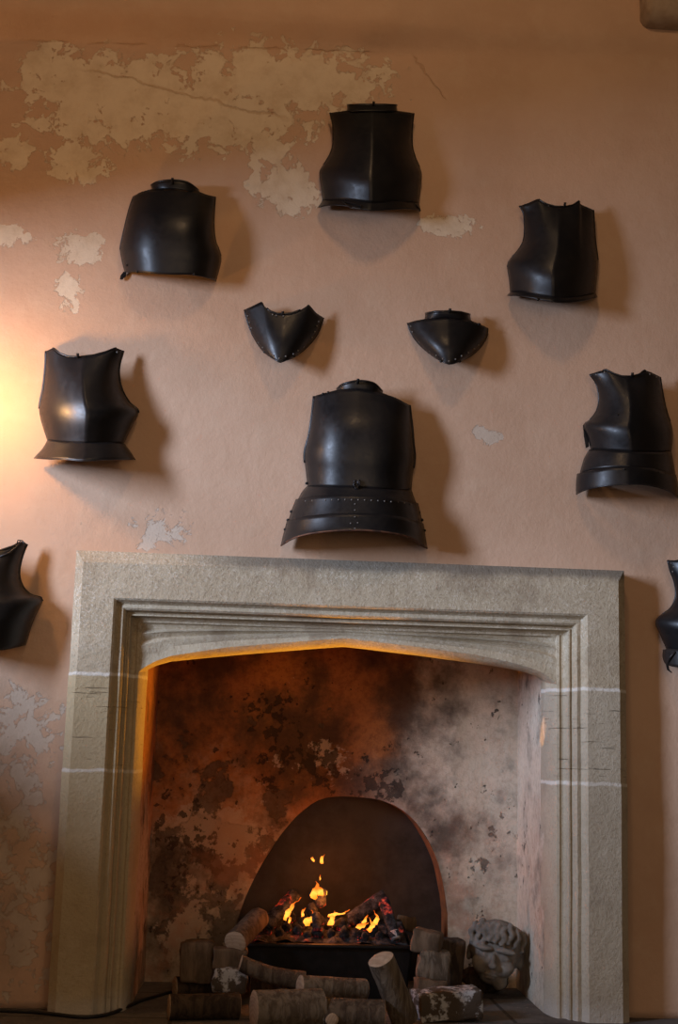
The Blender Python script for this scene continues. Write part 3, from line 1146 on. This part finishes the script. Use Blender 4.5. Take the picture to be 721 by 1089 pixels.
a = empty('breastplate', at(765, 655, 0), 'black breastplate with belt around its waist, cut off at the right picture edge', 'armour', 'black armour on the wall')
d = bulge([(0, .05), (.3, .045), (.62, .035), (1, .03)], [(0, .085), (.3, .135), (.7, .18), (1, .15)], .36)
pa = Patch([(710, 595.5), (718, 596), (727, 594), (738, 601), (758, 606), (780, 602), (792, 595), (808, 600)], [(709, 690), (730, 694), (765, 696), (795, 696), (818, 692)],
           [(712.5, 606), (717.5, 620), (718.5, 634), (713, 647), (697.5, 659.5), (702, 674)], [(809, 620), (812, 640), (820, 660), (822, 675)], d)
plate('breast_panel', pa, a)
for e in 'LR':
    rolled('armhole_rim', pa.edge(e)[:19], a, .004)
belt = Patch([(706, 691), (712, 690), (735, 691), (765, 692), (795, 692), (820, 690)], [(707, 704), (712, 708), (730, 711), (765, 714), (795, 714), (822, 710)], [(705.5, 698)], [(822, 700)],
             bulge([(0, .03), (1, .03)], [(0, .165), (1, .165)], .2), nv=6)
plate('waist_belt', belt, a, M_strap, .008)
bm = bmesh.new()
tube(bm, [belt.near(718, 693, .008), belt.near(712, 700, .012), belt.near(709.5, 707, .012), at(710.5, 712, -.07), at(714.5, 715.5, -.07)], [.004, .006, .006, .005, .002], 6)
build('belt_tail', bm, M_strap, a)
rivets([pa.near(714, 599, .003), pa.near(716.5, 603, .003), pa.near(715.5, 608, .003)], a, .0035)
peg(758, 605, -.138, a)

# ------------------------------------------------------------------ stone corbel at the top right
bm = bmesh.new()
cl = at(682, 20, -.05)
prof = [(0.03, -.03), (-.05, -.03), (-.085, -.022), (-.12, .0), (-.16, .05), (-.20, .11), (-.235, .18), (-.25, .26), (-.25, .55), (.03, .55)]
zb = at(700, 27, -.06).z + .03
rows = []
for x, ins in ((0, .03), (.012, .010), (.03, 0), (.42, 0), (.44, .01), (.45, .03)):
    rows.append([Vector((cl.x + x, y + (ins if y < 0 else 0), zb + z + (ins if z < .5 else 0))) for y, z in prof])
vr = quadstrip(bm, rows)
bm.faces.new(vr[0])
bm.faces.new(vr[-1])
tag(build('stone_corbel', bm, M_corbel, angle=40), 'pale rounded stone corbel jutting from the wall at the top', 'corbel')

# ------------------------------------------------------------------ fire basket, coals, flames
BY0, BY1 = .30, .60
fl_ = at(263, 1003, BY0)
fr_ = at(437, 1006, BY0)
zf = (fl_.z + fr_.z) / 2
bk = at(350, 976, BY1)
basket = empty('fire_basket', ((fl_.x + fr_.x) / 2, .45, 0), 'low black iron fire basket holding the glowing coals', 'fire basket')


def taper_panel(bm, corners, th=.008):
    pts = [Vector(c) for c in corners]
    nrm = (pts[1] - pts[0]).cross(pts[2] - pts[0]).normalized() * th
    lo = [bm.verts.new(p) for p in pts]
    hi = [bm.verts.new(p + nrm) for p in pts]
    n = len(pts)
    bm.faces.new(lo[::-1])
    bm.faces.new(hi)
    for i in range(n):
        bm.faces.new((lo[i], lo[(i + 1) % n], hi[(i + 1) % n], hi[i]))


xl, xr = fl_.x, fr_.x
xlb, xrb = xl + .02, xr - .015
bm = bmesh.new()
taper_panel(bm, [(xl + .02, BY0 + .03, .0), (xr - .02, BY0 + .03, .0), (xr, BY0, zf), (xl, BY0, zf)])
build('front_panel', bm, M_iron, basket, smooth=False)
bm = bmesh.new()
box(bm, (xl - .01, BY0 - .022, zf - .012), (xr + .01, BY0 + .022, zf + .002), .004)
build('front_lip', bm, M_iron, basket)
for s in (0, 1):
    bm = bmesh.new()
    xa, xb_ = (xl, xlb) if s == 0 else (xr, xrb)
    k = .02 if s == 0 else -.02
    taper_panel(bm, [(xa + k, BY0 + .03, 0), (xb_ + k, BY1, 0), (xb_, BY1, bk.z), (xa, BY0, zf)])
    build('side_panel', bm, M_iron, basket, smooth=False)
bm = bmesh.new()
taper_panel(bm, [(xlb + .02, BY1, 0), (xrb - .02, BY1, 0), (xrb, BY1, bk.z), (xlb, BY1, bk.z)])
build('rear_panel', bm, M_iron, basket, smooth=False)


def bed_z(y):
    t = (y - BY0) / (BY1 - BY0)
    return zf - .006 + (bk.z - zf) * t


bm = bmesh.new()
rows = []
for j in range(25):
    t = j / 24
    y = BY0 + .012 + (BY1 - BY0 - .03) * t
    row = []
    for i in range(49):
        s = i / 48
        x = (xl + .012) * (1 - s) + (xr - .012) * s
        z = bed_z(y) + .010 + .016 * mnoise.noise(Vector((x * 24, y * 24, 1.7))) + .008 * mnoise.noise(Vector((x * 60, y * 60, 4.7)))
        row.append((x, y, z))
    rows.append(row)
quadstrip(bm, rows)
tag(build('ember_bed', bm, M_ember), 'bed of dark ash and red embers filling the basket', 'embers', kind='stuff')


def lump(bm, c, r, seed, sub=2, sc=(1, 1, 1), rough=.35):
    c = Vector(c)
    vs = ball(bm, (0, 0, 0), r, sub, sc)
    for v in vs:
        d = v.co.normalized()
        k = 1 + rough * mnoise.noise(d * 1.7 + Vector((seed, 0, 0))) + rough * .4 * mnoise.noise(d * 5 + Vector((0, seed, 0)))
        v.co = v.co * k + c


rc = random.Random(3)
spots = [(285, 989, .016), (297, 992, .013), (305, 986, .014), (317, 990, .016), (327, 995, .012), (338, 992, .021), (337, 980, .022), (322, 983, .017), (352, 993, .013), (362, 985, .022),
         (366, 994, .018), (376, 979, .018), (380, 994, .016), (388, 997, .013), (397, 990, .018), (404, 996, .015), (413, 993, .014), (292, 981, .015), (310, 976, .015), (349, 983, .015),
         (386, 985, .015), (421, 999, .012), (332, 967, .017), (340, 957, .021), (333, 952, .014), (344, 949, .012)]
for i, (x, y, r) in enumerate(spots):
    yy = BY0 + .02 + (1000 - y) / 26 * .2
    if y < 970:
        yy = .46
    p = at(x, y, yy)
    bm = bmesh.new()
    lump(bm, p, r * 1.35, i * 3.7, 2, (1, .9, 1.0 + .35 * rc.random()))
    tag(build('coal_lump', bm, M_hot if i in (12, 14, 20, 9, 18, 24) else M_coal), 'dark lump of charcoal with glowing red cracks in the fire basket', 'coal', 'coals in the fire basket')


def log_mesh(p0, p1, r0, r1=None, seed=0, rough=.10, flat=0.0, n=14, seg=20, bend=0.0, caps=False):
    """rough cylinder from p0 to p1; returns bmesh and the two rings for the cut ends"""
    r1 = r1 or r0
    p0, p1 = Vector(p0), Vector(p1)
    t = (p1 - p0).normalized()
    a = t.cross(Vector((0, 0, 1)))
    if a.length < .05:
        a = t.cross(Vector((0, 1, 0)))
    a.normalize()
    b = a.cross(t).normalized()
    bm = bmesh.new()
    rows = []
    for k in range(n + 1):
        s = k / n
        c = p0.lerp(p1, s) + b * bend * math.sin(math.pi * s)
        r = r0 + (r1 - r0) * s
        row = []
        for q in range(seg):
            th = 2 * math.pi * q / seg
            e = Vector((math.cos(th) * 1.6, math.sin(th) * 1.6, seed * 5.1))
            k2 = 1 + rough * mnoise.noise(e) + rough * .55 * mnoise.noise(Vector((math.cos(th) * 4, math.sin(th) * 4, s * 6 + seed)))
            row.append(c + r * k2 * (math.cos(th) * a + math.sin(th) * b))
        rows.append(row)
    vr = [[bm.verts.new(p) for p in row] for row in rows]
    for x, y in zip(vr, vr[1:]):
        for q in range(seg):
            bm.faces.new((x[q], x[(q + 1) % seg], y[(q + 1) % seg], y[q]))
    if caps:
        bm.faces.new(vr[0][::-1])
        bm.faces.new(vr[-1])
    return bm, rows[0], rows[-1]


def disc(ring, out):
    """sawn end face: rim plus two inner rings, slightly proud"""
    bm = bmesh.new()
    c = sum(ring, Vector()) / len(ring)
    vr = []
    for k, o in ((1.0, 0), (.93, .0025), (.5, .003)):
        vr.append([bm.verts.new(c + (p - c) * k + out * o) for p in ring])
    n = len(ring)
    for a_, b_ in zip(vr, vr[1:]):
        for q in range(n):
            bm.faces.new((a_[q], a_[(q + 1) % n], b_[(q + 1) % n], b_[q]))
    bm.faces.new(vr[-1])
    return bm


def log(label, p0, p1, r0, r1=None, mat=None, seed=0, bend=0.0, group='firewood on the hearth', cut=None, **kw):
    bm, ra, rb = log_mesh(p0, p1, r0, r1, seed, bend=bend, **kw)
    o = build('log', bm, mat or M_bark)
    tag(o, label, 'log', group)
    t = (Vector(p1) - Vector(p0)).normalized()
    for ring, d in ((ra, -t), (rb, t)):
        build('cut_end', disc(ring, d), cut or M_cut, o)
    return o


# charred logs lying in the fire
def char_log(label, p0, p1, r0, r1, seed, ash=False):
    bm, ra, rb = log_mesh(p0, p1, r0, r1, seed, rough=.28, caps=True, n=18)
    o = tag(build('charred_log', bm, M_char), label, 'charred log', 'charred logs in the fire')
    if ash:
        t = (Vector(p1) - Vector(p0)).normalized()
        bm, _, _ = log_mesh(Vector(p1) - t * .028, Vector(p1) + t * .003, r1 * 1.06, r1 * .95, seed, rough=.15, caps=True, n=4)
        build('ash_tip', bm, M_ash, o)
    return o


char_log('charred log slanting up at the left of the fire', at(283, 986, .40), at(314, 951, .50), .030, .026, 1)
char_log('thick charred log slanting up at the right of the fire', at(372, 979, .50), at(411, 953, .50), .030, .034, 2)
char_log('charred log with white ash tip propped at the right end of the fire', at(408, 957, .42), at(421, 998, .315), .024, .022, 3, True)
char_log('short charred stick standing in the middle of the coals', at(338, 990, .36), at(336, 972, .40), .020, .018, 4)

fire = empty('fire', at(345, 985, .42), 'orange flames flickering between the charred logs', 'fire')


def flame(pts, width, y, lean=0.0):
    """tapering tongue through photo points, drawn round"""
    P = catmull([at(x, yy, y) for x, yy in pts], 14)
    ws = [width * .74 * (.45 + 1.1 * math.sin(math.pi * min(1, (i / 14) * .9 + .18)) - .35 * (i / 14)) * (1 - (i / 14) ** 3 * .85) for i in range(15)]
    bm = bmesh.new()
    tube(bm, P, [max(.0015, w) for w in ws], 10)
    for v in bm.verts:
        v.co.y = y + (v.co.y - y) * .45
        v.co.x += mnoise.noise(v.co * 70) * .009
        v.co.z += mnoise.noise(v.co * 60 + Vector((3, 3, 3))) * .009
    build('flame', bm, M_flame, fire)


flame([(333, 955), (334, 950), (337, 946), (338, 941), (335, 938)], .014, .44)
flame([(341, 953), (341, 947), (338, 942)], .009, .44)
flame([(303, 979), (305, 973), (308, 967), (314, 960), (321, 954)], .0085, .39)
flame([(307, 981), (309, 976), (308, 971)], .006, .38)
flame([(324, 982), (329, 979), (333, 974), (331, 968)], .014, .40)
flame([(331, 980), (334, 975), (335, 970)], .009, .39)
flame([(322, 975), (322, 969), (324, 965)], .008, .40)
flame([(350, 984), (353, 978), (354, 972), (356, 969)], .010, .40)
flame([(349, 973), (356, 972), (364, 971), (371, 968)], .007, .40)
flame([(379, 988), (383, 985), (388, 984), (391, 980)], .011, .38)
flame([(392, 990), (396, 985), (395, 979), (393, 976)], .012, .38)
flame([(399, 983), (401, 975), (398, 969)], .011, .39)
flame([(386, 983), (389, 977), (393, 973)], .006, .38)
flame([(333, 916), (333, 912), (332, 910)], .006, .45)
flame([(343, 918), (343, 912), (345, 908)], .006, .45)
flame([(340, 936), (341, 930)], .003, .45)

# ------------------------------------------------------------------ firewood
def g(px, py, r):
    return atz(px, py, r)


log('thick round log with ridged brown bark, lowest in front of the fire basket', g(270, 1074, .066), g(342, 1072, .066), .066, .066, M_bark2, 1, rough=.08)
log('dark log lying half hidden behind the thick ridged log', g(268, 1050, .05), g(338, 1053, .05), .05, .05, M_bark3, 2)
log('log with a small knotty branch stub, lowest beside the leaning log', g(345, 1077, .052), g(409, 1079, .052), .052, .05, M_bark, 3)
q0 = g(352, 1083, .035)
o = bpy.data.objects['log.002']
bm, ra, rb = log_mesh(q0 + Vector((0, .06, 0)), q0 + Vector((0, -.055, .004)), .021, .023, 5)
build('branch_stub', bm, M_bark2, o)
st = bpy.data.objects['branch_stub']
build('cut_end', disc(rb, Vector((0, -1, 0))), M_cut, st)
log('dark log lying flat at the left end of the woodpile', g(180, 1071, .044), g(254, 1070, .044), .044, .046, M_bark3, 6)
log('rough plank-like dark log behind the leftmost flat log', g(186, 1051, .045), g(250, 1049, .045), .045, .045, M_bark3, 7)
log('pale barked log with a sawn left end resting on the lower logs', at(319, 1049, -.06), at(388, 1053, .02), .041, .041, M_bark2, 8)
log('thin crooked branch sloping down to the right, pale sawn tip', at(256, 1024, .02), at(322, 1043, .03), .030, .036, M_bark, 9, bend=-.012)
log('short round log on the blocks, sawn face towards the room, left of the basket', at(250, 1002, .10), at(275, 976, .34), .044, .044, M_bark, 10)
log('pale log standing tilted in front of the fire basket', at(431, 1085, -.23), at(405, 1020, -.31), .050, .048, M_bark2, 11, rough=.06)


def block(label, px0, py0, px1, py1, y, dep, mat, seed, tilt=0.0, yaw=0.0, patch=None):
    """split chunk of wood seen between two photo corners"""
    a_, b_ = at(px0, py1, y), at(px1, py0, y)
    w, h = b_.x - a_.x, b_.z - a_.z
    bm = bmesh.new()
    box(bm, (-w / 2, 0, 0), (w / 2, dep, h), min(w, h) * .10, 2)
    bmesh.ops.subdivide_edges(bm, edges=[e for e in bm.edges if e.calc_length() > .03], cuts=4, use_grid_fill=True)
    rot = Matrix.Rotation(tilt, 3, 'Y') @ Matrix.Rotation(yaw, 3, 'Z')
    for v in bm.verts:
        v.co += Vector((mnoise.noise(v.co * 14 + Vector((seed, 0, 0))), mnoise.noise(v.co * 14 + Vector((0, seed, 0))), mnoise.noise(v.co * 14 + Vector((0, 0, seed))))) * .012
        v.co += Vector((mnoise.noise(v.co * 40 + Vector((seed, 0, 0))), 0, mnoise.noise(v.co * 40 + Vector((0, 0, seed))))) * .004
        v.co = rot @ v.co + Vector(((a_.x + b_.x) / 2, y, a_.z))
    return tag(build('split_log', bm, mat, angle=45), label, 'log', 'firewood on the hearth')


block('squared brown block of wood upright at the left end of the pile', 190, 1003, 227, 1046, .12, .13, M_split, 1, R(2))
block('block with a white lichen patch, leaning beside the squared brown block', 226, 1031, 263, 1057, .05, .10, M_white, 2, R(3))
block('brown split log under the short round log', 224, 1010, 262, 1032, .08, .12, M_split, 3, R(4))
block('topmost split log of the stack right of the basket', 435, 991, 467, 1014, .16, .13, M_split, 4, R(8), R(-12))
block('pale grey split log second from the top, right of the basket', 443, 1012, 477, 1043, .12, .12, M_bark2, 5, R(6), R(-6))
block('split log third from the top, right of the basket', 443, 1043, 476, 1068, .08, .12, M_split, 6, R(1))
block('wide bottom log with whitish bark, right of the basket', 446, 1056, 515, 1086, -.16, .16, M_white, 7, R(-4), R(4))
block('shadowed log behind the right-hand stack beside the carved head', 466, 1000, 492, 1050, .34, .12, M_bark3, 8, R(3))
block('small pale billet end behind the right side of the basket', 423, 975, 443, 990, .62, .03, M_split, 9)

# ------------------------------------------------------------------ carved stone head
def make_head():
    c = at(527, 1013, .40)
    bm = bmesh.new()
    fr = Matrix.Rotation(R(-14), 3, 'Z') @ Matrix.Rotation(R(9), 3, 'Y') @ Matrix.Rotation(R(-3), 3, 'X')

    def P(x, y, z):
        return c + fr @ (Vector((x, y, z)) * 1.08)

    def blob(x, y, z, r, sc=(1, 1, 1), sub=3):
        ret = bmesh.ops.create_icosphere(bm, subdivisions=sub, radius=r)
        for v in ret['verts']:
            v.co = P(x + v.co.x * sc[0], y + v.co.y * sc[1], z + v.co.z * sc[2])

    blob(0, .03, .015, .105, (1.02, 1.0, .98))                # skull
    blob(0, .0, -.035, .082, (.98, 1.0, 1.0))                 # face
    blob(.0, -.015, -.085, .050, (1.0, 1.0, .75))             # broken jaw
    blob(.032, -.022, -.098, .034, (.9, .9, 1.1))            # chin
    for s in (-1, 1):
        blob(s * .045, -.050, -.045, .036, (1, .8, 1.0))      # cheek
        blob(s * .042, -.078, .012, .022, (1.75, .75, .55))   # brow
        blob(s * .040, -.070, -.013, .016, (1.2, .55, .75))   # eye
        blob(s * .098, .03, -.02, .026, (.5, .9, 1.3))        # ear
    blob(0, -.088, -.028, .014, (.85, 1.1, 1.9))              # nose
    blob(0, -.094, -.046, .015, (1.25, .9, .75))
    blob(0, -.076, -.080, .016, (1.7, .7, .5))                # lips
    blob(0, -.074, -.092, .014, (1.5, .7, .5))
    # wavy fringe of rope-like locks lying on the skull
    for i in range(9):
        x = -.100 + i * .025
        pts = []
        for k in range(11):
            t = k / 10
            z = .108 - .074 * t - (.014 if i in (0, 8) else 0) + .006 * math.sin(i * 2.3)
            rr = max(.0004, .112 ** 2 - x * x)
            pts.append(P(x * (.94 + .06 * t) + .006 * math.sin(t * 9 + i * .5), .022 - math.sqrt(rr) * .95 + .03 * max(0, .25 - t), z))
        tube(bm, pts, [.0135 - .003 * (k / 10) for k in range(11)], 8)
    blob(0, .02, .070, .100, (1.02, .96, .42))
    for v in bm.verts:
        v.co += Vector((mnoise.noise(v.co * 30), mnoise.noise(v.co * 30 + Vector((9, 0, 0))), mnoise.noise(v.co * 30 + Vector((0, 9, 0))))) * .004
    zmin = min(v.co.z for v in bm.verts)
    for v in bm.verts:
        v.co.z += .004 - min(0, 0)
    o = build('carved_stone_sculpture', bm, M_head)
    md = o.modifiers.new('merge', 'REMESH')
    md.mode = 'VOXEL'
    md.voxel_size = .0042
    md.use_smooth_shade = True
    sm = o.modifiers.new('soften', 'SMOOTH')
    sm.iterations = 3
    sm.factor = .5
    return tag(o, 'carved grey stone head with wavy fringe, standing in the corner of the hearth', 'sculpture')


make_head()
bm = bmesh.new()
hc = at(527, 1013, .40)
lump(bm, (hc.x - .02, .53, .058), .075, 21, 3, (1.3, .9, .75), .2)  # added support, dark in place of the shaded void under the head
tag(build('added_support_stone', bm, M_bark3), 'dark rough stone added in the shade under the carved head', 'stone')

# ------------------------------------------------------------------ cable along the foot of the wall
bm = bmesh.new()
pts = [atz(x, y, .007) for x, y in ((-20, 1073.5), (10, 1075), (40, 1076.5), (62, 1079), (82, 1081.2), (100, 1081), (118, 1077.5), (134, 1071), (150, 1064), (170, 1058), (195, 1051))]
tube(bm, catmull(pts, 60), .0065, 8)
tag(build('cable', bm, M_cable), 'thin black cable along the floor, curving around the left jamb into the hearth', 'cable')

# ------------------------------------------------------------------ light
def area(name, loc, target, w, h, power, color, spread=180):
    l = bpy.data.lights.new(name, 'AREA')
    l.shape = 'RECTANGLE'
    l.size, l.size_y = w, h
    l.energy = power
    l.color = color
    l.spread = R(spread)
    o = bpy.data.objects.new(name, l)
    COL.objects.link(o)
    o.location = loc
    o.rotation_euler = (Vector(target) - Vector(loc)).to_track_quat('-Z', 'Y').to_euler()
    return o


def point(name, loc, power, color, r=.03, spot=None, target=None, blend=.6):
    l = bpy.data.lights.new(name, 'SPOT' if spot else 'POINT')
    l.energy = power
    l.color = color
    l.shadow_soft_size = r
    o = bpy.data.objects.new(name, l)
    COL.objects.link(o)
    o.location = loc
    if spot:
        l.spot_size = R(spot)
        l.spot_blend = blend
        o.rotation_euler = (Vector(target) - Vector(loc)).to_track_quat('-Z', 'Y').to_euler()
    return o


area('window_daylight', (-6.2, -4.4, 3.15), (.5, 0, 1.6), 1.0, 2.9, 1060, (.55, .67, .90))
area('warm_room_fill', (1.0, -7.0, 1.9), (.4, 0, 1.2), 5.0, 2.4, 62, (1.0, .72, .47))  # added warm fill from behind the camera, no lamp of its own
point('lantern', (.3, -2.6, 5.0), 74, (1.0, .64, .34), .22)
point('wall_lamp', at(-34, 410, -.31), 15.0, (1.0, .51, .16), .04)
point('fire_glow', at(345, 950, .40), 5.0, (1.0, .24, .04), .06)
point('added_streak_spot', (.44, .57, .40), 60, (1.0, .45, .10), .012, 5, at(574, 782, .12), .5)  # added narrow spot that throws a light streak on the right reveal
point('fire_uplight', (.44, .57, .36), 120, (1.0, .43, .03), .03, 84, (.12, -.10, 1.42), .8)

w = bpy.data.worlds.new('room_air')
SC.world = w
w.use_nodes = True
bg = w.node_tree.nodes['Background']
bg.inputs[0].default_value = (.85, .62, .45, 1)
bg.inputs[1].default_value = .03

SC.view_settings.view_transform = 'Standard'
SC.view_settings.look = 'None'
SC.view_settings.exposure = -0.07
